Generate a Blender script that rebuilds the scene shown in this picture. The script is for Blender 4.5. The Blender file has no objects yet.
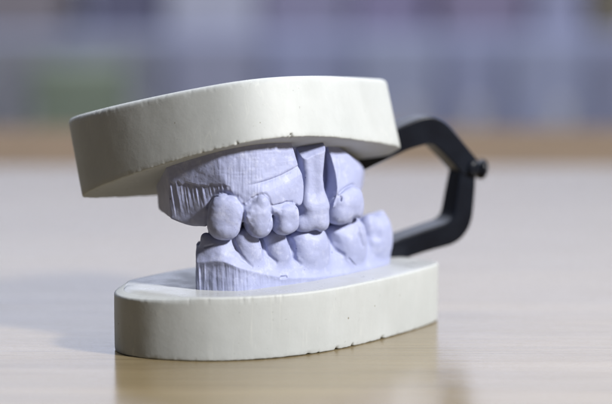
import bpy, bmesh, math, random
import numpy as np
random.seed(4); np.random.seed(4)
sc = bpy.context.scene
COL = sc.collection
MM = 0.001

# ------------------------------------------------------------------ camera maths (millimetres)
F = 2070.0; H = 87.0; PITCH = math.atan(262 / F)
def ray(u, v):
    x = (u - 306) / F; y = -(v - 202) / F
    return np.array([x, math.cos(PITCH) + y * math.sin(PITCH), -math.sin(PITCH) + y * math.cos(PITCH)])
def at(u, v, Y):
    r = ray(u, v); return np.array([0, 0, H]) + Y / r[1] * r

# ------------------------------------------------------------------ tagging
def tag(o, label=None, cat=None, kind=None, group=None):
    if label: o['label'] = label
    if cat: o['category'] = cat
    if kind: o['kind'] = kind
    if group: o['group'] = group
    return o
def link(name, me, mat, parent=None):
    o = bpy.data.objects.new(name, me); COL.objects.link(o)
    if mat: me.materials.append(mat)
    if parent: o.parent = parent
    return o
def empty(name, loc=(0, 0, 0)):
    o = bpy.data.objects.new(name, None); COL.objects.link(o); o.location = loc; o.empty_display_size = .01
    return o

# ------------------------------------------------------------------ materials
def new_mat(name):
    m = bpy.data.materials.new(name); m.use_nodes = True
    nt = m.node_tree; b = nt.nodes['Principled BSDF']
    return m, nt, b
def N(nt, t, **kw):
    n = nt.nodes.new(t)
    for k, v in kw.items():
        if k in n.inputs: n.inputs[k].default_value = v
        else: setattr(n, k, v)
    return n
def noise(nt, scale, detail=4, rough=.55, stretch=None, coord='Object'):
    tc = nt.nodes.new('ShaderNodeTexCoord'); mp = nt.nodes.new('ShaderNodeMapping')
    nt.links.new(tc.outputs[coord], mp.inputs[0])
    if stretch: mp.inputs['Scale'].default_value = stretch
    n = N(nt, 'ShaderNodeTexNoise', Scale=scale, Detail=detail, Roughness=rough)
    nt.links.new(mp.outputs[0], n.inputs['Vector'])
    return n.outputs[0]
def ramp(nt, src, stops):
    r = nt.nodes.new('ShaderNodeValToRGB'); e = r.color_ramp.elements
    while len(e) < len(stops): e.new(.5)
    for i, (p, c) in enumerate(stops):
        e[i].position = p; e[i].color = (*c, 1) if len(c) == 3 else c
    nt.links.new(src, r.inputs[0]); return r.outputs[0]
def mix(nt, fac, a, b, mode='MIX'):
    m = nt.nodes.new('ShaderNodeMix'); m.data_type = 'RGBA'; m.blend_type = mode
    for s, v in ((m.inputs[0], fac), (m.inputs[6], a), (m.inputs[7], b)):
        if hasattr(v, 'is_output'): nt.links.new(v, s)
        else: s.default_value = v if not isinstance(v, tuple) else (*v[:3], 1)
    return m.outputs[2]
def bump(nt, b, hts):
    prev = None
    for src, strength, dist in hts:
        n = N(nt, 'ShaderNodeBump', Strength=strength, Distance=dist)
        nt.links.new(src, n.inputs['Height'])
        if prev: nt.links.new(prev, n.inputs['Normal'])
        prev = n.outputs[0]
    nt.links.new(prev, b.inputs['Normal'])

def pores(nt, scale, rad):
    tc = nt.nodes.new('ShaderNodeTexCoord'); v = N(nt, 'ShaderNodeTexVoronoi', Scale=scale)
    nt.links.new(tc.outputs['Object'], v.inputs['Vector'])
    sep = nt.nodes.new('ShaderNodeSeparateColor'); nt.links.new(v.outputs['Color'], sep.inputs[0])
    th = N(nt, 'ShaderNodeMath', operation='MULTIPLY_ADD'); nt.links.new(sep.outputs[0], th.inputs[0]); th.inputs[1].default_value = rad * 2.6; th.inputs[2].default_value = -rad * 1.6
    lt = N(nt, 'ShaderNodeMath', operation='LESS_THAN'); nt.links.new(v.outputs['Distance'], lt.inputs[0]); nt.links.new(th.outputs[0], lt.inputs[1])
    inv = N(nt, 'ShaderNodeMath', operation='SUBTRACT'); inv.inputs[0].default_value = 1; nt.links.new(lt.outputs[0], inv.inputs[1])
    return lt.outputs[0], inv.outputs[0]
def stone_mat():
    m, nt, b = new_mat('cream_dental_stone')
    c1 = ramp(nt, noise(nt, 45, 5), [(.3, (.412, .43, .43)), (.7, (.462, .478, .478))])
    sp = ramp(nt, noise(nt, 900, 3, .7), [(.24, (.30, .30, .25)), (.33, (1, 1, 1))])
    c2 = mix(nt, .45, c1, sp, 'MULTIPLY')
    st = ramp(nt, noise(nt, 120, 6, .7, (1, 1, .35)), [(.35, (.90, .895, .885)), (.6, (1, 1, 1))])
    c3 = mix(nt, .6, c2, st, 'MULTIPLY')
    hol, holh = pores(nt, 330, .085)
    c4 = mix(nt, hol, c3, (.25, .24, .20))
    scr = ramp(nt, noise(nt, 55, 2, .5, (6, 6, .5)), [(.485, (0, 0, 0)), (.5, (1, 1, 1)), (.515, (0, 0, 0))])
    scm = ramp(nt, noise(nt, 70, 3), [(.5, (0, 0, 0)), (.62, (.5, .5, .5))])
    sc2 = mix(nt, 1.0, scr, scm, 'MULTIPLY')
    c5 = mix(nt, sc2, c4, (.56, .57, .54))
    nt.links.new(c5, b.inputs['Base Color'])
    b.inputs['Roughness'].default_value = .6
    b.inputs['Specular IOR Level'].default_value = .4
    bump(nt, b, [(holh, .5, .0003), (noise(nt, 110, 7, .6), .10, .0006), (noise(nt, 1100, 4, .65), .25, .0001)])
    return m
def face_mat():
    m, nt, b = new_mat('polished_stone_face')
    c1 = ramp(nt, noise(nt, 60, 5), [(.3, (.43, .44, .44)), (.7, (.48, .49, .49))])
    nt.links.new(c1, b.inputs['Base Color']); nt.links.new(ramp(nt, noise(nt, 140, 6, .65), [(.35, (.24,) * 3), (.7, (.42,) * 3)]), b.inputs['Roughness']); b.inputs['IOR'].default_value = 1.55
    bump(nt, b, [(noise(nt, 90, 6, .65), .2, .0006), (noise(nt, 900, 4, .65), .2, .0001)])
    return m
def plaster_mat():
    m, nt, b = new_mat('lilac_die_stone')
    c1 = ramp(nt, noise(nt, 130, 5, .6), [(.3, (.305, .33, .505)), (.7, (.35, .377, .56))])
    pale = ramp(nt, noise(nt, 420, 6, .7), [(.52, (0, 0, 0)), (.75, (1, 1, 1))])
    c2 = mix(nt, pale, c1, (.46, .485, .64))
    sp = ramp(nt, noise(nt, 1500, 2, .6), [(.22, (.35, .35, .6)), (.3, (1, 1, 1))])
    c3 = mix(nt, .5, c2, sp, 'MULTIPLY')
    hol, holh = pores(nt, 520, .11)
    c4 = mix(nt, hol, c3, (.18, .18, .32))
    nt.links.new(c4, b.inputs['Base Color'])
    b.inputs['Roughness'].default_value = .55
    b.inputs['Specular IOR Level'].default_value = .4
    b.inputs['Subsurface Weight'].default_value = .06
    b.inputs['Subsurface Radius'].default_value = (.3, .35, .6)
    b.inputs['Subsurface Scale'].default_value = .001
    bump(nt, b, [(holh, .5, .0002), (noise(nt, 380, 6, .65), .45, .0004), (noise(nt, 2200, 3, .6), .28, .0001)])
    return m
def plain(name, col, rough=.6, var=.12, scale=30):
    m, nt, b = new_mat(name)
    c = ramp(nt, noise(nt, scale, 4), [(.3, tuple(x * (1 - var) for x in col)), (.7, tuple(min(1, x * (1 + var)) for x in col))])
    nt.links.new(c, b.inputs['Base Color']); b.inputs['Roughness'].default_value = rough
    return m
def plastic_mat():
    m, nt, b = new_mat('black_articulator_plastic')
    c = ramp(nt, noise(nt, 200, 4), [(.3, (.003, .004, .008)), (.7, (.006, .008, .014))])
    nt.links.new(c, b.inputs['Base Color'])
    b.inputs['Roughness'].default_value = .33; b.inputs['Specular IOR Level'].default_value = .22
    bump(nt, b, [(noise(nt, 500, 4), .15, .0003)])
    return m
def table_mat():
    m, nt, b = new_mat('varnished_wood')
    g1 = noise(nt, 14, 8, .62, (.5, 9, 1))
    g2 = noise(nt, 60, 6, .6, (.35, 14, 1))
    c1 = ramp(nt, g1, [(.3, (.175, .135, .075)), (.55, (.215, .167, .094)), (.75, (.245, .193, .112))])
    f = ramp(nt, g2, [(.34, (.62, .56, .5)), (.46, (1, 1, 1)), (.62, (1.0, 1.0, 1.0)), (.72, (.8, .76, .74))])
    c2 = mix(nt, .55, c1, f, 'MULTIPLY')
    nt.links.new(c2, b.inputs['Base Color'])
    r = ramp(nt, noise(nt, 22, 5, .6, (1, 4, 1)), [(.3, (.10,) * 3), (.7, (.19,) * 3)])
    nt.links.new(r, b.inputs['Roughness'])
    b.inputs['IOR'].default_value = 1.5
    bump(nt, b, [(g2, .11, .0006), (noise(nt, 9, 3, .5, (1, 3, 1)), .05, .002)])
    return m
M_STONE = stone_mat(); M_FACE = face_mat(); M_LILAC = plaster_mat(); M_BLACK = plastic_mat(); M_TABLE = table_mat()

# ------------------------------------------------------------------ plaster bases: lofted outlines
def smooth_closed(pts, n):
    pts = np.array(pts, float); k = len(pts); out = []
    for i in range(k):
        p0, p1, p2, p3 = pts[i - 1], pts[i], pts[(i + 1) % k], pts[(i + 2) % k]
        d1 = max(np.linalg.norm(p1 - p0), 1e-6) ** .5; d2 = max(np.linalg.norm(p2 - p1), 1e-6) ** .5; d3 = max(np.linalg.norm(p3 - p2), 1e-6) ** .5
        m1 = ((p1 - p0) / d1 - (p2 - p0) / (d1 + d2) + (p2 - p1) / d2) * d2
        m2 = ((p2 - p1) / d2 - (p3 - p1) / (d2 + d3) + (p3 - p2) / d3) * d2
        for t in np.linspace(0, 1, 40, endpoint=False):
            out.append((2*t**3-3*t**2+1)*p1 + (t**3-2*t**2+t)*m1 + (-2*t**3+3*t**2)*p2 + (t**3-t**2)*m2)
    out = np.array(out)
    L = np.r_[0, np.cumsum(np.linalg.norm(np.roll(out, -1, 0) - out, axis=1))]
    s = np.linspace(0, L[-1], n, endpoint=False)
    o2 = np.vstack([out, out[:1]])
    return np.stack([np.interp(s, L, o2[:, 0]), np.interp(s, L, o2[:, 1])], 1)

_rng = np.random.RandomState(11); _LAT = _rng.rand(32, 32, 32).astype(np.float32)
def vnoise(X, Y, Z, s):
    X = np.asarray(X, np.float32) / s + 7.3; Y = np.asarray(Y, np.float32) / s + 3.1; Z = np.asarray(Z, np.float32) / s + 5.7
    X, Y, Z = np.broadcast_arrays(X, Y, Z)
    xi, yi, zi = [np.floor(a).astype(np.int32) for a in (X, Y, Z)]
    fx, fy, fz = X - xi, Y - yi, Z - zi
    fx, fy, fz = [f * f * (3 - 2 * f) for f in (fx, fy, fz)]
    r = 0
    for a in (0, 1):
        for b in (0, 1):
            for c in (0, 1):
                w = (fx if a else 1 - fx) * (fy if b else 1 - fy) * (fz if c else 1 - fz)
                r = r + w * _LAT[(xi + a) % 32, (yi + b) % 32, (zi + c) % 32]
    return r * 2 - 1

def slab(name, outline, zbot, ztop_h, axis, parent, edge_top=.5, edge_bot=.45, rough_bot=.25, rough_top=.12, n=1300, chips=(), chamfer=None):
    """outline (n,2) in X,Y counter-clockwise; zbot(X,Y); height h(X,Y) measured along axis"""
    P = smooth_closed(outline, n)
    T = np.roll(P, -1, 0) - np.roll(P, 1, 0); T /= np.linalg.norm(T, axis=1)[:, None]
    NO = np.stack([T[:, 1], -T[:, 0]], 1)              # outward for ccw
    c = P.mean(0); axis = np.array(axis, float)
    prof = []                                          # (inset, frac along height, rim: -1 bottom, 1 top, 0 wall)
    for a in np.linspace(0, 1, 6): prof.append((edge_bot * (1 - math.sin(a * math.pi / 2)), ('b', edge_bot * (1 - math.cos(a * math.pi / 2)))))
    for a in np.linspace(0.06, .885, 30): prof.append((0, ('m', a)))
    for a in np.linspace(1, 0, 6): prof.append((edge_top * (1 - math.sin(a * math.pi / 2)), ('t', edge_top * (1 - math.cos(a * math.pi / 2)))))
    rings = []
    def ring(Q, kind, val):
        h = ztop_h(Q[:, 0], Q[:, 1]); z0 = zbot(Q[:, 0], Q[:, 1])
        d = val if kind == 'b' else (h * val if kind == 'm' else h - val)
        base = np.stack([Q[:, 0], Q[:, 1], z0], 1)
        return base + axis[None] * d[:, None] if isinstance(d, np.ndarray) else base + axis[None] * d
    for ins in (.15, .4, .6, .75, .86, .94):
        Q = c + (P - NO * edge_bot - c) * ins; rings.append(ring(Q, 'b', 0))
    for ins, (k, val) in prof:
        Q = P - NO * ins
        R = ring(Q, k, val)
        # wall waviness, crumbly rims
        w = vnoise(R[:, 0], R[:, 1], R[:, 2], 9) * .07 + vnoise(R[:, 0], R[:, 1], R[:, 2], 2.2) * .018
        if k == 'b':
            w = w - rough_bot * (.35 + .35 * vnoise(R[:, 0], R[:, 1], 0 * R[:, 2], 1.7) + .45 * vnoise(R[:, 0], R[:, 1], 0 * R[:, 2], .62))
            R += axis[None] * (rough_bot * (.4 + .45 * vnoise(R[:, 0] + 9, R[:, 1], 0 * R[:, 2], 1.9) + .5 * vnoise(R[:, 0] + 9, R[:, 1], 0 * R[:, 2], .7)))[:, None]
        if k == 't': w = w - rough_top * np.clip(vnoise(R[:, 0], R[:, 1], R[:, 2], .8), 0, 1)
        if chamfer is not None and k in ('t',):
            cw = chamfer(R[:, 0], R[:, 1]); w = w - cw * 1.6 * (1 - val / edge_top); R -= axis[None] * (cw * .55)[:, None]
        for (cx, cy, rad, dep, end) in chips:
            if (end == 'b' and k == 'b') or (end == 't' and k == 't'):
                g = np.exp(-((R[:, 0] - cx) ** 2 + (R[:, 1] - cy) ** 2) / rad ** 2) * dep
                w = w - g; R += axis[None] * ((g * .7) * (1 if end == 'b' else -1))[:, None]
        R[:, :2] += NO * w[:, None]
        rings.append(R)
    for ins in (.94, .86, .75, .6, .4, .15):
        Q = c + (P - NO * edge_top - c) * ins; rings.append(ring(Q, 't', 0))
    V = np.vstack(rings); nr = len(rings)
    verts = V.tolist(); faces = []
    for r in range(nr - 1):
        for i in range(n):
            j = (i + 1) % n
            faces.append((r * n + i, r * n + j, (r + 1) * n + j, (r + 1) * n + i))
    faces.append(tuple(range(n - 1, -1, -1))); faces.append(tuple((nr - 1) * n + i for i in range(n)))
    me = bpy.data.meshes.new(name); me.from_pydata([(x * MM, y * MM, z * MM) for x, y, z in verts], [], faces)
    me.polygons.foreach_set('use_smooth', [True] * len(me.polygons)); me.update()
    o = link(name, me, M_STONE, parent)
    if name == 'lower_base':
        me.materials.append(M_FACE); mi = [0] * len(me.polygons)
        for i in range((nr - 7) * n, (nr - 1) * n): mi[i] = 1
        mi[-1] = 1; me.polygons.foreach_set('material_index', mi)
    return o

ORG = (0, 0, 0)
model = empty('dental_model', (0, .45, 0))
tag(model, 'plaster dental model with lilac teeth between two thick cream bases and a black hinge', 'dental model')
def under(o):
    o.matrix_parent_inverse = model.matrix_world.inverted() if False else o.matrix_parent_inverse
    return o
from mathutils import Matrix
INV = Matrix.Translation((0, -.45, 0))

low_out = [(-41.0, 436.5), (-39.2, 430.6), (-35.6, 427.3), (-30.5, 424.7), (-22, 422.9), (-11.7, 424.2), (-1, 429), (7.2, 435.8),
           (13.6, 443.2), (20, 451.6), (25.5, 460), (29.6, 467.5), (30.3, 470.8), (28.4, 474.2), (20, 480), (8, 481.5), (-5, 477.5), (-17, 470),
           (-26, 462.8), (-34, 452.8), (-38.9, 444.8)]
T_LOW = 13.5
def cham(X, Y):
    return np.clip((-22 - X) / 14, 0, 1) * np.clip((445 - Y) / 8, 0, 1)
base_lo = slab('lower_base', low_out, lambda X, Y: 0 * X, lambda X, Y: 0 * X + T_LOW, (0, 0, 1), model,
               edge_top=.55, edge_bot=.35, rough_bot=.12, rough_top=.12, chamfer=cham,
               chips=[(0.2, 430.5, .5, .5, 'b'), (6.5, 435.5, .5, .45, 'b'), (10, 439, .35, .4, 'b'), (16.5, 447.6, .6, .5, 'b'), (2.5, 432, .3, .3, 'b')])

A = at(83, 197, 452); B = at(302, 137, 437); C_ = at(400, 147, 470)
nU = np.cross(C_ - A, B - A); nU /= np.linalg.norm(nU); nU *= np.sign(nU[2])
def zU(X, Y): return A[2] - (nU[0] * (X - A[0]) + nU[1] * (Y - A[1])) / nU[2]
def hU(X, Y): return (13.2 - .0526 * (X + .8) + .117 * (Y - 437)) * 1.03
up_out = [(-49.2, 452.6), (-47.8, 448.8), (-43.5, 444.3), (-38, 440.2), (-30.8, 436.2), (-22.5, 432.9), (-13, 431.3), (-6.5, 432.8), (-0.8, 436.6), (6, 444.2),
          (12.8, 454.6), (18.3, 464), (21.5, 470.5), (21.3, 474), (17.5, 480), (12, 486), (3, 491), (-9, 490), (-22, 482), (-33, 469.5), (-41.5, 461.5), (-47, 456.2)]
base_up = slab('upper_base', up_out, zU, hU, nU, model, edge_top=1.2, edge_bot=.4, rough_bot=.15, rough_top=.1,
               chips=[(-14.5, 431.2, .3, .35, 'b'), (-3, 435, .4, .4, 'b'), (-30, 436, .3, .35, 't'), (-36, 439, .25, .3, 't')])

# ------------------------------------------------------------------ implicit surfaces
def smin(a, b, k):
    h = np.maximum(k - np.abs(a - b), 0) / k
    return np.minimum(a, b) - h * h * k * .25
def smax(a, b, k): return -smin(-a, -b, k)
def interp(x, xs, ys): return np.interp(x, xs, ys).astype(np.float32) if np.ndim(x) else np.interp(x, xs, ys)
def crv(xs, ys):
    """smooth 1-D curve through points (pchip-like, tabulated)"""
    xs = np.array(xs, float); ys = np.array(ys, float)
    d = np.diff(ys) / np.diff(xs); m = np.r_[d[0], (d[:-1] + d[1:]) / 2, d[-1]]
    t = np.linspace(xs[0] - 20, xs[-1] + 20, 2000); out = np.empty_like(t)
    for i, x in enumerate(t):
        if x <= xs[0]: out[i] = ys[0] + m[0] * (x - xs[0])
        elif x >= xs[-1]: out[i] = ys[-1] + m[-1] * (x - xs[-1])
        else:
            j = np.searchsorted(xs, x) - 1; h = xs[j + 1] - xs[j]; s = (x - xs[j]) / h
            out[i] = (2*s**3-3*s**2+1)*ys[j] + (s**3-2*s**2+s)*h*m[j] + (-2*s**3+3*s**2)*ys[j+1] + (s**3-s**2)*h*m[j+1]
    return lambda x: np.interp(x, t, out).astype(np.float32) if np.ndim(x) else float(np.interp(x, t, out))
def plane(p1, p2, p3, inside):
    n = np.cross(p2 - p1, p3 - p1); n /= np.linalg.norm(n)
    if np.dot(inside - p1, n) > 0: n = -n
    n = n.astype(np.float32); c = float(np.dot(n, p1))
    return lambda X, Y, Z: n[0] * X + n[1] * Y + n[2] * Z - c
class Ell:
    """super-ellipsoid: centre, half sizes along (arch, depth, vertical), yaw in plan, roll in the tooth's face"""
    def __init__(s, c, r, yaw=0, roll=0, pitch=0, p=2.3, taper=0):
        s.c = np.array(c, float); s.r = r; s.p = p; s.taper = taper
        cy, sy = math.cos(yaw), math.sin(yaw); cr, sr = math.cos(roll), math.sin(roll); cp, sp = math.cos(pitch), math.sin(pitch)
        R = np.array([[cy, -sy, 0], [sy, cy, 0], [0, 0, 1]]) @ np.array([[cr, 0, sr], [0, 1, 0], [-sr, 0, cr]]) @ np.array([[1, 0, 0], [0, cp, -sp], [0, sp, cp]])
        s.R = R.astype(np.float32)
    def loc(s, X, Y, Z):
        x, y, z = X - s.c[0], Y - s.c[1], Z - s.c[2]; R = s.R
        return (R[0, 0]*x + R[1, 0]*y + R[2, 0]*z, R[0, 1]*x + R[1, 1]*y + R[2, 1]*z, R[0, 2]*x + R[1, 2]*y + R[2, 2]*z)
    def __call__(s, X, Y, Z):
        a, b, c = s.loc(X, Y, Z)
        if s.taper: 
            k = 1 + s.taper * np.clip(c / s.r[2], -1.3, 1.3); a = a / k
        q = (np.abs(a / s.r[0]) ** s.p + np.abs(b / s.r[1]) ** s.p + np.abs(c / s.r[2]) ** s.p) ** (1 / s.p)
        return (q - 1) * min(s.r) * (.5 + .5 * 1)
class Uni:
    def __init__(s, parts, k=.8): s.parts = parts; s.k = k
    def __call__(s, X, Y, Z):
        d = s.parts[0](X, Y, Z)
        for p in s.parts[1:]: d = smin(d, p(X, Y, Z), s.k)
        return d
class Cut:
    """groove: capsule-like notch along a segment, subtracted from a field"""
    def __init__(s, p, q, r, k=.4): s.p = np.array(p, float); s.q = np.array(q, float); s.r = r; s.k = k
    def d(s, X, Y, Z):
        v = s.q - s.p; L = float(v @ v)
        t = np.clip(((X - s.p[0]) * v[0] + (Y - s.p[1]) * v[1] + (Z - s.p[2]) * v[2]) / L, 0, 1)
        return np.sqrt((X - s.p[0] - t * v[0]) ** 2 + (Y - s.p[1] - t * v[1]) ** 2 + (Z - s.p[2] - t * v[2]) ** 2) - s.r
    def apply(s, f, X, Y, Z): return smax(f, -s.d(X, Y, Z), s.k)

def surface(field, lo, hi, h):
    """naive surface nets on field(X,Y,Z) over a box; returns verts, quads, normals"""
    xs = np.arange(lo[0], hi[0], h, dtype=np.float32); ys = np.arange(lo[1], hi[1], h, dtype=np.float32); zs = np.arange(lo[2], hi[2], h, dtype=np.float32)
    G = np.empty((len(xs), len(ys), len(zs)), np.float32)
    for i0 in range(0, len(xs), 24):
        X, Y, Z = np.meshgrid(xs[i0:i0 + 24], ys, zs, indexing='ij'); G[i0:i0 + 24] = field(X, Y, Z)
    G[0] = G[-1] = 1; G[:, 0] = G[:, -1] = 1; G[:, :, 0] = G[:, :, -1] = 1
    S = G < 0
    c = np.zeros(tuple(n - 1 for n in G.shape), np.uint8)
    for a in (0, 1):
        for b in (0, 1):
            for d in (0, 1): c += S[a:S.shape[0]-1+a, b:S.shape[1]-1+b, d:S.shape[2]-1+d]
    act = (c > 0) & (c < 8); I, J, K = np.nonzero(act)
    idx = -np.ones(c.shape, np.int64); idx[I, J, K] = np.arange(len(I))
    acc = np.zeros((len(I), 3)); cnt = np.zeros(len(I))
    cs = [(a, b, d) for a in (0, 1) for b in (0, 1) for d in (0, 1)]
    for p in cs:
        for ax in range(3):
            if p[ax]: continue
            q = list(p); q[ax] = 1
            g0 = G[I + p[0], J + p[1], K + p[2]]; g1 = G[I + q[0], J + q[1], K + q[2]]
            m = (g0 < 0) != (g1 < 0); t = np.where(m, g0 / np.where(m, g0 - g1, 1), 0)
            pos = np.tile(np.array(p, float), (len(I), 1)); pos[:, ax] += t
            acc += np.where(m[:, None], pos, 0); cnt += m
    V = (np.stack([I, J, K], 1) + acc / cnt[:, None]) * h + np.array(lo)
    quads = []
    for ax in range(3):
        sl0 = [slice(1, -1)] * 3; sl1 = [slice(1, -1)] * 3
        sl0[ax] = slice(0, -1); sl1[ax] = slice(1, None)
        a0 = S[tuple(sl0)]; a1 = S[tuple(sl1)]
        for flip, mm in ((False, a0 & ~a1), (True, ~a0 & a1)):
            i, j, k = np.nonzero(mm); o = np.ones(3, int); o[ax] = 0
            i, j, k = i + o[0], j + o[1], k + o[2]
            b1, b2 = [(1, 2), (2, 0), (0, 1)][ax]
            def id_(d1, d2):
                P = [i, j, k]; P = [x.copy() for x in P]; P[b1] = P[b1] - d1; P[b2] = P[b2] - d2
                return idx[P[0], P[1], P[2]]
            q = np.stack([id_(1, 1), id_(0, 1), id_(0, 0), id_(1, 0)], 1)
            if flip: q = q[:, ::-1]
            quads.append(q)
    Q = np.vstack(quads); Q = Q[(Q >= 0).all(1)]
    e = h * .6
    f0 = lambda dx, dy, dz: field((V[:, 0] + dx).astype(np.float32), (V[:, 1] + dy).astype(np.float32), (V[:, 2] + dz).astype(np.float32)).astype(float)
    Nn = np.stack([f0(e, 0, 0) - f0(-e, 0, 0), f0(0, e, 0) - f0(0, -e, 0), f0(0, 0, e) - f0(0, 0, -e)], 1)
    Nn /= np.maximum(np.linalg.norm(Nn, axis=1), 1e-6)[:, None]
    return V, Q, Nn
def build_mesh(name, V, Q, Nn, mat, parent):
    used, inv = np.unique(Q, return_inverse=True); Q2 = inv.reshape(Q.shape)
    me = bpy.data.meshes.new(name)
    me.from_pydata((V[used] * MM).tolist(), [], Q2.tolist())
    me.polygons.foreach_set('use_smooth', [True] * len(me.polygons)); me.update()
    me.normals_split_custom_set_from_vertices(Nn[used].tolist())
    return link(name, me, mat, parent)

GRID = 0.21
# --------------------------------------------- lower arch
YL = crv([-24, -19, -14.5, -7.6, -1.3, 7.4, 18, 22], [433.5, 431.5, 431.2, 436, 441.3, 451, 466, 472])
# height of the trimmed facet's upper rim along X
ZR = crv([-24, -21, -17.5, -14, -10, -6, -1, 6, 18], [19.2, 19.6, 19.8, 18.4, 17.0, 15.6, 14.6, 13.9, 13.7])
def tooth(u, v, hw, hv, b, yaw, line, roll=0, pitch=0, p=2.3, taper=0, dy=0):
    X0 = (u - 306) * 440 / F
    for _ in range(3): X0 = at(u, v, line(X0) + b + dy)[0]
    c = at(u, v, line(X0) + b + dy)
    return Ell(c, (hw, b, hv), math.radians(yaw), math.radians(roll), math.radians(pitch), p, taper)
def cusp(u, v, r, yaw, line, dy, hv=None, hw=None):
    X0 = (u - 306) * 445 / F
    for _ in range(3): X0 = at(u, v, line(X0) + dy)[0]
    return Ell(at(u, v, line(X0) + dy), (hw or r, r, hv or r), math.radians(yaw), p=2)
def low_lean(X, Z): 
    return 0
D2 = math.radians
low_teeth = [
    Uni([tooth(217, 253, 3.6, 4.2, 3.0, -8, YL, roll=6, dy=.9), tooth(206, 240, 1.0, 1.6, 1.2, 0, YL, roll=-20, dy=1.8)], 1.2),
    Uni([tooth(247, 250, 3.1, 5.0, 3.2, 18, YL, roll=-17, pitch=10, dy=1.0), cusp(243, 236.5, 1.5, 18, YL, 4.0, hv=1.3)], 1.4),
    Uni([tooth(275, 251, 2.9, 5.2, 3.4, 30, YL, roll=-14, pitch=10, dy=1.0), cusp(271.5, 236, 1.5, 30, YL, 4.2, hv=1.3, hw=1.9)], 1.4),
    Uni([tooth(308, 256, 5.3, 6.4, 4.0, 42, YL, roll=-9, pitch=10, dy=1.1), cusp(299, 240, 1.8, 42, YL, 4.2, hv=1.7), cusp(315, 238, 2.0, 42, YL, 4.0, hv=1.9), cusp(308, 239, 1.7, 40, YL, 9, hv=1.5)], 1.6),
    Uni([tooth(345, 248, 5.6, 6.4, 4.2, 52, YL, roll=-6, pitch=10, dy=1.4), cusp(334, 232, 1.9, 50, YL, 5.2, hv=1.6), cusp(351, 227, 2.3, 50, YL, 3.6, hv=2.0), cusp(341, 231, 1.8, 40, YL, 9, hv=1.4)], 1.6),
    Uni([tooth(373, 241, 5.0, 6.2, 4.0, 54, YL, roll=-3, pitch=6, dy=1.1), cusp(368, 224.5, 1.9, 52, YL, 3.8, hv=2.3), cusp(381.5, 224.5, 1.7, 52, YL, 3.6, hv=2.4), cusp(376, 222, 1.6, 50, YL, 8, hv=1.6)], 1.0),
]
low_cuts = [Cut(at(291.5, 243, 444), at(294, 257, 443), .35, .9), Cut(at(327, 232, 452), at(337, 245, 452), .45, 1.6),
            Cut(at(379.5, 212, 463.0), at(378.5, 236, 462.3), .6, 1.5),
            Cut(at(344, 263, 450.6), at(351, 270, 451.8), .12, .4),
            Cut(at(347, 257, 450.6), at(352, 262, 452.8), .10, .4), Cut(at(279, 271, 437.5), at(280.5, 273, 437.8), .14, .3)]
lo_left = plane(at(196.5, 240, 440), at(196.5, 285, 440), at(198, 262, 455), at(250, 262, 450))
lo_right = plane(at(388, 225, 468), at(388.5, 265, 468), at(384, 240, 485), at(330, 250, 460))
def low_gum(X, Y, Z):
    yl = YL(X); zr = ZR(X)
    up = np.maximum(Z - zr, 0)
    front = yl + .55 * up + .035 * up * up - .25 * np.exp(-((Z - zr) / .7) ** 2)
    front = front + (.06 * vnoise(X * 2.4, 0 * Y, Z * .2, 1.0) + .045 * vnoise((X + .05 * Z) * 4.0, 0 * Y, Z * .3, 1.0)) * np.clip((zr - Z) / .6, 0, 1) * np.clip((2 - X) / 8, 0, 1) * (1 + 1.0 * (X < -21.3))
    d = (front - Y) * .82
    d = smax(d, (Y - yl - 17) * .9, 1.5)
    top = 22.2 + 2.2 * np.clip((Y - yl - 5.5) / 2.5, 0, 1) * np.clip((11 - X) / 3, 0, 1) * np.clip((X + 19) / 3, 0, 1) + .10 * (X + 8) * (X > -8) - .05 * np.clip(Y - yl - 10, 0, 20) ** 1.5
    d = smax(d, (Z - top) * .9, 2.2)
    d = np.maximum(d, lo_left(X, Y, Z) + .05 * np.sin(Y * 7)); d = smax(d, lo_right(X, Y, Z), 1.5)
    return np.maximum(d, 13.0 - Z)
KLO = 1.5
def low_field(X, Y, Z):
    d = low_gum(X, Y, Z)
    for t in low_teeth: d = smin(d, t(X, Y, Z), KLO if t is not low_teeth[0] else 1.2)
    d = smax(d, lo_left(X, Y, Z) - .0, .5)
    for c in low_cuts: d = c.apply(d, X, Y, Z)
    d = np.maximum(d, 13.0 - Z)
    return d + .14 * vnoise(X + 5, Y, Z, 4.2) + .09 * vnoise(X, Y, Z, 2.2) + .035 * vnoise(X, Y, Z, .9)

def hit(field, u, v, y0=422, y1=480):
    ys = np.arange(y0, y1, .05); P = np.array([at(u, v, y) for y in ys]).astype(np.float32)
    f = field(P[:, 0], P[:, 1], P[:, 2]); i = int(np.argmax(f < 0)) if (f < 0).any() else None
    return None if i is None else at(u, v, ys[i])
def grooves(field, lines):
    out = []
    for r_, k_, pts in lines:
        H_ = [hit(field, u, v) for u, v in pts]
        for p, q in zip(H_, H_[1:]):
            if p is not None and q is not None and np.linalg.norm(p - q) < 6: out.append(Cut(p, q, r_, k_))
    return out
low_cuts = low_cuts + grooves(low_field, [
    (.36, .08, [(281.5, 277.6), (286.5, 276.8)]), (.16, .7, [(232.5, 240), (236, 249), (243, 259), (252, 267)]),
    (.17, .7, [(261, 239), (263.5, 247), (268, 255), (276, 262)]),
    (.22, .8, [(288, 240), (290, 249), (293, 258), (300, 264)]),
    (.14, .7, [(326.5, 233), (330, 243), (336, 251), (343, 255)]),
    (.14, .9, [(358, 226), (360, 236), (363, 246)]),
    (.12, .4, [(205, 247), (213, 245)]), (.10, .3, [(349, 259), (356, 266)])])
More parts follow.
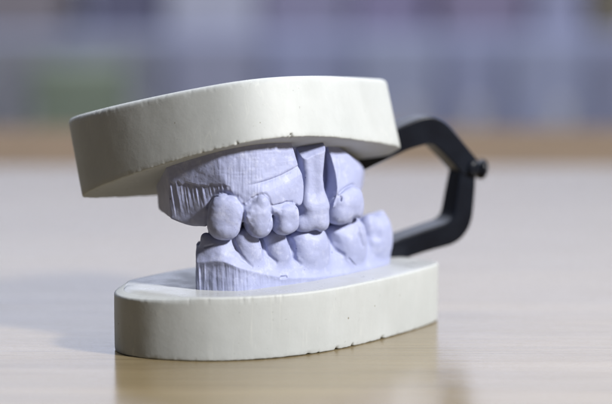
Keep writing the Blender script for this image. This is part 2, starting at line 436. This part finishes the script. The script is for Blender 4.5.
# --------------------------------------------- upper arch
YU = crv([-30, -24, -17.2, -10, -5, 1, 8, 13], [436.2, 432.6, 430.3, 431.3, 434.8, 440.8, 450.5, 459])
def uplean(Z): return .16 * np.clip(Z - 27, 0, 30)
f1 = plane(at(168, 182, 438.2), at(170, 215, 437.6), at(200, 182, 435.0), at(260, 190, 450))      # striated trimmed end
f2 = plane(at(198, 189, 434.9), at(222, 189, 432.9), at(203, 231, 435.6), at(260, 180, 450))    # smooth lower chamfer
f3 = plane(at(168, 180, 438.0), at(171, 214, 437.4), at(160, 178, 450), at(260, 190, 460))        # far left end
f4 = plane(at(165, 213, 452), at(205, 232.5, 438), at(205, 227, 462), at(230, 180, 450))      # slanting underside
f5 = plane(at(193, 157, 440), at(300, 148, 441), at(250, 168, 436.2), at(250, 200, 450))
GA = crv([22, 29, 33, 38, 44, 50], [0, 0, 0, 0, 0, 0])
def cutplane(u1, v1, u2, v2, Y, yaw):
    """vertical saw cut through two picture points, running back at angle yaw (plan) ; positive to the right"""
    a = at(u1, v1, Y); b = at(u2, v2, Y); q = a + np.array([math.cos(D2(yaw)), math.sin(D2(yaw)), 0]) * 10
    n = np.cross(b - a, q - a); n /= np.linalg.norm(n); n *= np.sign(n[0]); c = float(n @ a); n = n.astype(np.float32)
    return lambda X, Y, Z: n[0] * X + n[1] * Y + n[2] * Z - c
saw1 = cutplane(291, 150, 300, 195, 443, 118)
_s2 = [at(331.5, 148, 452), at(335.5, 165, 451.5), at(336.5, 178, 451), at(334, 191, 450.5), at(328, 202, 450), at(325, 215, 450)]
XS2 = crv([p[2] for p in _s2][::-1], [p[0] for p in _s2][::-1])
saw2 = lambda X, Y, Z: ((X - XS2(Z)) + (Y - 451) * .53) * .88
crown_top = plane(at(323, 204, 449), at(352, 182.5, 454), at(326, 204, 470), at(345, 210, 455))
sl_p = [at(246, 183.5, 436), at(262, 180.5, 437), at(280, 174, 440), at(299, 164.5, 443)]
ZS = crv([p[0] for p in sl_p], [p[2] for p in sl_p])
up_teeth = [
    Uni([tooth(225, 216, 3.75, 4.7, 3.0, 2, YU, roll=9, p=2.7, taper=-.02), cusp(223.5, 231, 2.2, 2, YU, 2.3, hv=1.7)], 1.2),
    Uni([tooth(257.5, 217, 2.85, 3.9, 3.2, 22, YU, roll=-6, p=2.7, taper=-.2, dy=.4), cusp(260, 229.5, 1.6, 22, YU, 2.3, hv=1.6), cusp(262, 201, 1.3, 22, YU, 2.0), cusp(248, 215, 1.2, 22, YU, 2.0, hv=1.5)], 1.1),
    Uni([tooth(283.5, 217.5, 2.75, 3.2, 3.2, 33, YU, p=3.4, roll=-5, dy=.4, taper=.03), cusp(283, 228.5, 1.9, 30, YU, 2.5, hv=1.3), cusp(274, 210, 1.0, 30, YU, 2.2, hv=1.0)], 1.0),
]
mol2 = Uni([tooth(342, 204.5, 4.9, 4.1, 3.8, 44, YU, p=2.9, roll=-7, dy=.1), cusp(337.5, 214.5, 2.0, 44, YU, 2.9, hv=1.7), cusp(350, 215, 2.1, 44, YU, 2.8, hv=1.7), cusp(357, 207, 1.4, 44, YU, 2.6, hv=1.9)], 1.4)
up_cuts = [Cut(at(243, 200, 434.5), at(244.5, 214, 434), .5, .5), Cut(at(246, 208, 433.5), at(249, 214, 433), .35, .4), Cut(at(275, 213, 436.6), at(281, 211, 437), .3, .4),
           Cut(at(284, 211.5, 437), at(288, 210, 438), .25, .3), Cut(at(271.5, 204, 436.3), at(270.5, 212, 436.2), .3, .4)]
_m2 = mol2
mol2 = lambda X, Y, Z: smax(_m2(X, Y, Z), crown_top(X, Y, Z), .9)
mol_cuts = [Cut(at(341, 197, 450.0), at(340, 205, 450.0), .22, .25),
            Cut(at(355.5, 221, 452), at(355.5, 219, 458), .5, 1.2)]
ZST = at(180, 181, 440)[2]
def up_block(X, Y, Z):
    yu = YU(X)
    front = yu + 1.1 + uplean(Z)
    # root eminences and the swollen gum below the scribed line
    front = front - 1.15 * np.exp(-((X + 17.5 + .10 * (Z - 30)) / 2.6) ** 2) * np.clip((39 - Z) / 9, 0, 1)
    zs = ZS(X); below = 1 / (1 + np.exp(np.clip((Z - zs) / .12, -30, 30)))
    rng = np.clip((X + 12.6) / 3.5, 0, 1)
    front = front + rng * below * .8 * np.exp(-np.clip(zs - Z, 0, 20) / .38)
    front = front - rng * below * np.clip((zs - Z) / 2, 0, 1) * (.5 + .55 * np.exp(-((Z - (zs - 3.5)) / 2.4) ** 2) * np.exp(-((X + 6.2) / 4.5) ** 2) )
    front = front + .045 * vnoise(X * 3.2, 0 * Y, Z * .35, 1.0) * np.clip((Z - 31) / 3, 0, 1) + .04 * vnoise(X * .3, 0 * Y, Z * 2.6, 1.0) * np.clip((Z - 36) / 3, 0, 1)
    d = (front - Y) * .9
    d = np.maximum(d, Y - yu - 19)
    xx = X + .14 * Z + .10 * vnoise(X, 0 * Y, Z, 3.0)
    st = (.11 * vnoise(xx * 2.3, 0 * Y, Z * .16, 1.0) + .11 * vnoise(xx * 3.7 + 9, 0 * Y, Z * .30, 1.0) + .30) * np.clip((ZST + .5 * vnoise(X, 0 * Y, 0 * Z, .9) - Z) / .3, 0, 1) - .02
    d = smax(d, f1(X, Y, Z) + st, .25)
    d = smax(d, f2(X, Y, Z), .3)
    d = smax(d, f3(X, Y, Z), .4); d = smax(d, f4(X, Y, Z), .4)
    # gum margin underside behind the crowns
    zb = ZB(X)
    d = smax(d, (zb - Z) * .8, .7)
    return d
_zb = [at(205, 228, 434), at(214, 222, 434), at(225, 212, 434), at(240, 211, 434), at(246, 214, 435), at(258, 206, 435), at(270, 212, 437), at(283, 207, 438), at(297, 205, 441), at(305, 203, 443)]
ZB = lambda X: np.interp(X, [p[0] for p in _zb], [p[2] for p in _zb]).astype(np.float32)
_se = [at(290.5, 149, 443), at(296, 164, 443), at(300.2, 176, 442), at(301.2, 188, 442), at(299.5, 197, 442), at(296, 206, 442)]
XS = crv([p[2] for p in _se][::-1], [p[0] for p in _se][::-1])
def backing(X, Y, Z):
    yu = YU(X)
    d = np.maximum((yu + 7.6 + np.clip(X + 4, 0, 5) * .45 - Y) * .8, (Y - yu - 19) * .8)
    d = np.maximum(d, np.maximum(-21 - X, rg_end(X, Y, Z) + 1.2))
    d = smax(d, rg_sh(X, Y, Z) + .5, .6)
    return smax(d, at_zb - Z + .02 * X, .8)
at_zb = 23.9
def up_gum(X, Y, Z):
    d = up_block(X, Y, Z)
    return smax(d, ((X - XS(Z)) + (Y - 442) * .53) * .88, .35)
def right_gum(X, Y, Z):
    yu = YU(X)
    front = yu + .6 + uplean(Z) * .8 - .5 * np.exp(-((Z - 33) / 3) ** 2)
    d = (front - Y) * .75
    d = np.maximum(d, (Y - yu - 17) * .8)
    d = smax(d, rg_end(X, Y, Z), .8); d = smax(d, rg_sh(X, Y, Z), 1.6); d = smax(d, rg_fac(X, Y, Z), .25)
    zb = np.interp(X, [4, 6, 10, 12.5], [28.2, 28.6, 29.5, 30.5]).astype(np.float32)
    d = smax(d, (zb - Z) * .75, .5)
    return smax(d, -saw2(X, Y, Z), .3)
rg_end = plane(at(363, 168, 460), at(359.5, 200, 459), at(364.5, 180, 480), at(340, 180, 460))
rg_sh = plane(at(340, 147.5, 456), at(362, 166, 462), at(352, 155, 475), at(340, 180, 460))
rg_fac = plane(at(333, 150, 453.5), at(337.5, 187, 450.2), at(360.5, 177, 457.8), at(345, 170, 475))
def up_field(X, Y, Z):
    g = up_gum(X, Y, Z)
    tt = None
    for t in up_teeth:
        v = t(X, Y, Z); tt = v if tt is None else smin(tt, v, .8)
    g = g + .28 * np.exp(-((tt - .15) / .38) ** 2)                     # crease along the gum margin
    d = np.minimum(smin(g, tt, .45), backing(X, Y, Z))
    for c in up_cuts: d = c.apply(d, X, Y, Z)
    top = zU(X, Y) + .6
    d = np.maximum(d, Z - top)
    rough = np.exp(-(((X + 12.6) / 1.9) ** 2 + ((Z - 29.3) / 2.6) ** 2)) + .8 * np.exp(-(((X + 6.2) / 1.6) ** 2 + ((Z - 29.6) / .9) ** 2))
    return d + .07 * vnoise(X, Y, Z, 2.4) + (.035 + .16 * rough) * vnoise(X, Y, Z, .8)
def right_field(X, Y, Z):
    g = right_gum(X, Y, Z); t = mol2(X, Y, Z)
    g = g + .35 * np.exp(-((t - .1) / .35) ** 2)
    d = smin(g, t, .3)
    for c in mol_cuts: d = c.apply(d, X, Y, Z)
    d = np.maximum(d, Z - zU(X, Y) - .6)
    return d + .07 * vnoise(X, Y, Z, 2.4) + .035 * vnoise(X, Y, Z, .8)
up_cuts = up_cuts + grooves(up_field, [
    (.11, .5, [(208, 207), (212, 199.5), (219, 195.5), (228, 194), (236, 197), (242, 205)]),
    (.16, .5, [(243, 205), (244, 214), (243.5, 222), (241, 230)]),
    (.12, .4, [(247, 203), (252, 198.5), (257, 196), (263, 195), (268, 199), (271, 205)]),
    (.16, .5, [(271.5, 206), (271.5, 214), (271, 222), (269, 229)]),
    (.10, .35, [(272, 206), (279, 204.5), (286, 202), (292, 202.5), (296, 206)]),])
mol_cuts = mol_cuts + grooves(right_field, [
    (.13, .3, [(329, 203), (334, 198.5), (340, 193), (347, 187), (352, 184.5)]), (.12, .3, [(337.5, 158), (339, 168), (338.5, 180)])])
# the sectioned die: stem and crown
DY = 27.0
dC = at(309.8, 190, 446.6)
def die_loc(X, Y, Z):
    c, s = math.cos(D2(DY)), math.sin(D2(DY)); x, y = X - dC[0], Y - dC[1]
    return c * x + s * y, -s * x + c * y
zd = lambda v: float(at(312, v, 443)[2])
WA = crv([zd(232), zd(215), zd(200), zd(190), zd(178), zd(160), zd(146)], [2.8, 3.0, 2.9, 2.5, 2.35, 2.7, 3.1])
WR = crv([zd(232), zd(215), zd(200), zd(190), zd(178), zd(160), zd(146)], [3.0, 3.2, 3.1, 2.8, 2.6, 2.5, 2.6])
def die_stem(X, Y, Z):
    a, r = die_loc(X, Y, Z); wa = WA(Z); wr = WR(Z)
    qa = np.abs(a) - wa + 1.1; qr = np.abs(r) - wr + 1.1
    d = np.sqrt(np.maximum(qa, 0) ** 2 + np.maximum(qr, 0) ** 2) + np.minimum(np.maximum(qa, qr), 0) - 1.1
    d = d + .22 * np.exp(-((a + .2) / 1.1) ** 2) * (r < 0)
    d = smax(d, die_fac(X, Y, Z), .12)
    return smax(d * .9, (zd(207) - Z), .5)
die_fac = plane(at(298, 147.8, 446.0), at(327, 146.5, 446.6), at(312, 159, 443.6), at(312, 180, 450))
die_crown = Uni([Ell(dC + np.array([.25, .3, -5.0]), (3.35, 4.2, 3.75), D2(DY), p=3.0, taper=-.05),
                 Ell(at(302.5, 223.5, 444.5), (2.1, 2.2, 1.8), D2(DY), p=2.4), Ell(at(319, 224, 446), (1.8, 2.2, 1.55), D2(DY), p=2.2)], .8)
die_cuts = [Cut(at(315.5, 232.5, 441), at(316, 232.5, 450), .45, .7), Cut(at(297, 211, 443), at(302, 209, 441.6), .12, .3)]
def die_field(X, Y, Z):
    d = smin(die_stem(X, Y, Z), die_crown(X, Y, Z), 1.3)
    for c in die_cuts: d = c.apply(d, X, Y, Z)
    d = np.maximum(d, Z - zU(X, Y) - .6)
    return d + .06 * vnoise(X, Y, Z, 2.1) + .03 * vnoise(X, Y, Z, .8)

def split_build(field, gumf, teeth, lo, hi, gname, parent, bias=0.0, grid=GRID):
    V, Q, Nn = surface(field, lo, hi, grid)
    c = V[Q].mean(1).astype(np.float32); X, Y, Z = c[:, 0], c[:, 1], c[:, 2]
    vals = np.stack([gumf(X, Y, Z) - bias] + [t(X, Y, Z) for t in teeth], 1)
    lab = vals.argmin(1)
    g = build_mesh(gname, V, Q[lab == 0], Nn, M_LILAC, parent)
    for i in range(len(teeth)):
        if (lab == i + 1).sum() > 30: build_mesh('tooth', V, Q[lab == i + 1], Nn, M_LILAC, g)
    return g
lower_cast = split_build(low_field, low_gum, low_teeth, (-25, 428, 12.6), (22.5, 488, 30), 'lower_arch', model)
upper_cast = split_build(up_field, up_gum, up_teeth, (-34, 426, 21), (16, 474, 49), 'upper_arch', model, grid=.175)
right_cast = split_build(right_field, right_gum, [mol2], (1.5, 440, 22), (16, 480, 48), 'molar_block', model)
die = split_build(die_field, die_stem, [die_crown], (-6, 434, 20), (10, 456, 49), 'removable_die', model)

# ------------------------------------------------------------------ articulator
def bar(name, pts, width, depth, parent, yaw=27, bev=.5, capped=True):
    """flat bar along a polyline lying in a vertical plane; width in-plane (per point), depth across"""
    nrm = np.array([math.sin(D2(yaw)), -math.cos(D2(yaw)), 0])
    for _ in range(2):
        q = [pts[0]]; w2 = [width[0]]; d2 = [depth[0]]
        for a, b, wa, wb, da, db in zip(pts, pts[1:], width, width[1:], depth, depth[1:]):
            for t in (.2, .8): q.append(np.array(a) * (1 - t) + np.array(b) * t); w2.append(wa * (1 - t) + wb * t); d2.append(da * (1 - t) + db * t)
        q.append(pts[-1]); w2.append(width[-1]); d2.append(depth[-1]); pts, width, depth = q, w2, d2
    P = [np.array(p, float) for p in pts]; n = len(P); bm = bmesh.new(); rings = []
    for i in range(n):
        d0 = P[i] - P[i - 1] if i else P[1] - P[0]; d1 = P[i + 1] - P[i] if i < n - 1 else d0
        d0 /= np.linalg.norm(d0); d1 = d1 / np.linalg.norm(d1)
        s0 = np.cross(d0, nrm); s1 = np.cross(d1, nrm); s = s0 + s1; s /= np.linalg.norm(s); sc_ = 1 / max(.5, float(s @ s0))
        w = width[i] / 2 * sc_; dp = depth[i] / 2
        ring = []
        for a, b in ((-1, -1), (1, -1), (1, 1), (-1, 1)):
            ring.append(bm.verts.new((P[i] + s * w * a + nrm * dp * b) * MM))
        rings.append(ring)
    for r0, r1 in zip(rings, rings[1:]):
        for k in range(4): bm.faces.new((r0[k], r0[(k + 1) % 4], r1[(k + 1) % 4], r1[k]))
    bm.faces.new(rings[0][::-1]); bm.faces.new(rings[-1])
    bmesh.ops.recalc_face_normals(bm, faces=bm.faces)
    lng = [e for e in bm.edges if len(e.link_faces) == 2 and e.calc_face_angle(0) > .9]
    bmesh.ops.bevel(bm, geom=lng, offset=bev * MM, segments=3, profile=.5, affect='EDGES')
    me = bpy.data.meshes.new(name); bm.to_mesh(me); bm.free()
    me.polygons.foreach_set('use_smooth', [True] * len(me.polygons))
    o = link(name, me, M_BLACK, parent)
    m = o.modifiers.new('n', 'WEIGHTED_NORMAL'); m.keep_sharp = False
    return o
def ay(u, v): return at(u, v, 482 + (u - 400) * .085)
up_arm = bar('upper_arm', [ay(345, 166), ay(380, 147), ay(399, 136), ay(422, 128.5), ay(435, 133), ay(449, 148), ay(466, 168)], [4.0, 5.2, 6.0, 6.6, 5.9, 5.4, 5.2], [7, 7, 7, 6.5, 6, 6, 6], model)
lo_arm = bar('lower_arm', [ay(463, 166), ay(460, 190), ay(456, 219), ay(446, 231), ay(422, 238), ay(395, 247), ay(368, 264)], [4.4, 5.0, 5.3, 5.6, 5.2, 5.0, 6], [5.2, 6.0, 6.6, 7, 7, 7, 7], model)
def turned(name, c, axis, prof, mat, parent, seg=40):
    axis = np.array(axis, float); axis /= np.linalg.norm(axis)
    t = np.cross(axis, [0, 0, 1]); t /= np.linalg.norm(t); b = np.cross(axis, t); bm = bmesh.new(); R = []
    for h, r in prof:
        R.append([bm.verts.new((c + axis * h + (t * math.cos(2*math.pi*k/seg) + b * math.sin(2*math.pi*k/seg)) * r) * MM) for k in range(seg)])
    for r0, r1 in zip(R, R[1:]):
        for k in range(seg): bm.faces.new((r0[k], r0[(k+1) % seg], r1[(k+1) % seg], r1[k]))
    bm.faces.new(R[0][::-1]); bm.faces.new(R[-1]); bmesh.ops.recalc_face_normals(bm, faces=bm.faces)
    me = bpy.data.meshes.new(name); bm.to_mesh(me); bm.free(); me.polygons.foreach_set('use_smooth', [True] * len(me.polygons))
    return link(name, me, mat, parent)
hinge = turned('hinge_barrel', ay(467, 167), (math.sin(D2(27)), -math.cos(D2(27)), 0), [(-4.2, 0.2), (-4.2, 1.3), (-3.9, 1.7), (3.4, 1.7), (3.7, 1.3), (3.7, .2)], M_BLACK, model)
knob = turned('hinge_pin', ay(469, 167), ay(487, 170) - ay(469, 167), [(0, .3), (0, 1.5), (2.0, 1.5), (2.3, 1.7), (2.6, 2.3), (2.9, 2.45), (3.7, 2.45), (4.0, 2.2), (4.15, 1.4), (4.2, .2)], M_BLACK, model)
for o in (base_lo, base_up, lower_cast, upper_cast, right_cast, die, up_arm, lo_arm, hinge, knob): o.matrix_parent_inverse = INV
upper_cast['label'] = 'front part of the upper lilac arch with a canine and two premolars'
right_cast['label'] = 'rear part of the upper lilac arch with the last molar'
die['label'] = 'sawn-out upper molar on its narrow stem'

# ------------------------------------------------------------------ table and background
def box(name, x0, x1, y0, y1, z0, z1, mat, parent=None, bev=.004):
    bm = bmesh.new(); bmesh.ops.create_cube(bm, size=1)
    for v in bm.verts: v.co = ((x0 + x1) / 2 + v.co.x * (x1 - x0), (y0 + y1) / 2 + v.co.y * (y1 - y0), (z0 + z1) / 2 + v.co.z * (z1 - z0))
    if bev: bmesh.ops.bevel(bm, geom=list(bm.edges), offset=bev, segments=3, profile=.5, affect='EDGES')
    me = bpy.data.meshes.new(name); bm.to_mesh(me); bm.free()
    return link(name, me, mat, parent)
tag(box('tabletop', -.9, .9, .12, .80, -.03, 0, M_TABLE, bev=.002), kind='structure')
tag(box('table_edge', -.9, .9, .8005, 1.0, -.034, -.003, plain('brown_wood_edge', (.15, .105, .065), .95), bev=.002), kind='structure')
YB = 2.05
tag(box('wall', -2, 2, YB + .35, YB + .40, -1.0, 2.2, plain('grey_blue_wall', (.40, .42, .55), .8), bev=0), kind='structure')
tag(box('floor', -2.5, 2.5, .0, YB + .35, -.76, -.75, plain('grey_floor', (.3, .3, .34), .6), bev=0), kind='structure')
def px(u): return (u - 306) / F
def back(name, u0, u1, v0, v1, Y, col, label, cat, depth=.12, group=None):
    a = at(u0, v1, Y * 1000); b = at(u1, v0, Y * 1000)
    o = box(name, a[0] * MM, b[0] * MM, Y, Y + depth, a[2] * MM, b[2] * MM, plain(name + '_paint', col, .6), bev=.004)
    return tag(o, label, cat, group=group)
cz = at(300, 33, YB * 1000)[2] * MM
cab = box('cabinet', -1.1, 1.1, YB - .02, YB + .33, -.75, cz, plain('blue_grey_cabinet', (.255, .28, .41), .6), bev=.005)
tag(cab, 'long blue-grey cabinet far behind the table, out of focus', 'cabinet')
for u0, u1, col in [(-120, 62, (.20, .205, .235)), (63, 165, (.20, .21, .26)), (166, 262, (.25, .262, .36)), (263, 352, (.235, .255, .385)), (353, 440, (.27, .295, .41)),
                    (441, 505, (.235, .255, .38)), (506, 590, (.27, .295, .42)), (591, 720, (.23, .245, .35))]:
    a_, b_ = at(u0, 38, (YB - .03) * 1000), at(u1, 38, (YB - .03) * 1000)
    d_ = box('door', a_[0] * MM + .004, b_[0] * MM - .004, YB - .04, YB - .0205, -.70, a_[2] * MM, plain('cabinet_door_paint', col, .6), cab, bev=.003)
    xk = b_[0] * MM - .03
    box('handle', xk - .006, xk + .006, YB - .065, YB - .041, -.16, -.07, plain('door_handle_metal', (.5, .5, .52), .35), d_, bev=.002)

bpy.data.materials['brown_wood_edge'].node_tree.nodes['Principled BSDF'].inputs['Specular IOR Level'].default_value = .15
BK = [(-22, 62, (.20, .18, .195), 'blurred brownish mauve box at the top left corner'),
      (92, 160, (.10, .10, .16), 'blurred dark blue-grey box, darkest of those on the cabinet'),
      (166, 256, (.37, .38, .46), 'blurred pale lilac box, palest of those on the cabinet'),
      (262, 346, (.22, .21, .31), 'blurred grey-violet box behind the middle of the upper base'),
      (354, 428, (.20, .18, .29), 'blurred dark plum box right of the upper base'),
      (437, 528, (.20, .175, .265), 'blurred plum box straight above the hinge'),
      (534, 586, (.27, .28, .40), 'blurred blue-grey box just left of the brown one'),
      (594, 650, (.16, .14, .10), 'blurred brown box at the top right corner')]
for u0, u1, col, lab in BK:
    o = back('storage_box', u0, u1, -34 - random.random() * 12, 33, YB + .02 + .01 * random.random(), col, lab, 'box', depth=.2)
    o.location.z += .0005
a_, b_ = at(36, 62, 1960), at(130, 62, 1960)
tag(box('storage_bin', a_[0] * MM, b_[0] * MM, 1.92, 1.98, -.75, a_[2] * MM, plain('green_bin_paint', (.165, .20, .15), .6), bev=.006),
    'blurred dull green bin before the cabinet at the left', 'bin')

# ------------------------------------------------------------------ light
def area(name, loc, target, sx, sy, power, col):
    l = bpy.data.lights.new(name, 'AREA'); l.shape = 'RECTANGLE'; l.size = sx; l.size_y = sy; l.energy = power; l.color = col
    o = bpy.data.objects.new(name, l); COL.objects.link(o); o.location = loc
    from mathutils import Vector
    o.rotation_euler = (Vector(target) - Vector(loc)).to_track_quat('-Z', 'Y').to_euler(); return o
az, el, dd = D2(56), D2(37), .75
area('key_lamp', (dd * math.cos(el) * math.sin(az), .445 - dd * math.cos(el) * math.cos(az), .03 + dd * math.sin(el)), (0, .445, .03), 0.085, .085, 10.9, (1, .995, .985))
area('window_light', (0, 1.75, .92), (0, .5, .2), 3.2, 1.7, 20.5, (.76, .83, 1.0))
area('overhead_soft_light', (-.3, .95, 1.0), (-.02, .45, .02), .8, .8, 5.5, (.84, .89, 1.0))
area('background_fill', (0, 1.2, 1.3), (0, YB, .0), 1.4, .5, 21, (.95, .96, 1))  # added fill above the frame, brightens the cabinet and boxes
w = bpy.data.worlds.new('World'); sc.world = w; w.use_nodes = True
bg = w.node_tree.nodes['Background']; bg.inputs[0].default_value = (.62, .70, 1.0, 1); bg.inputs[1].default_value = .05

# ------------------------------------------------------------------ camera
cam = bpy.data.cameras.new('camera'); co = bpy.data.objects.new('camera', cam); COL.objects.link(co); sc.camera = co
co.location = (0, 0, H * MM); co.rotation_euler = (math.pi / 2 - PITCH, 0, 0)
cam.sensor_width = 36; cam.lens = F * 36 / 612; cam.clip_start = .01; cam.clip_end = 50
cam.dof.use_dof = True; cam.dof.focus_distance = .441; cam.dof.aperture_fstop = 9.3
sc.view_settings.view_transform = 'Standard'; sc.view_settings.look = 'None'; sc.view_settings.exposure = 0; sc.view_settings.gamma = 1
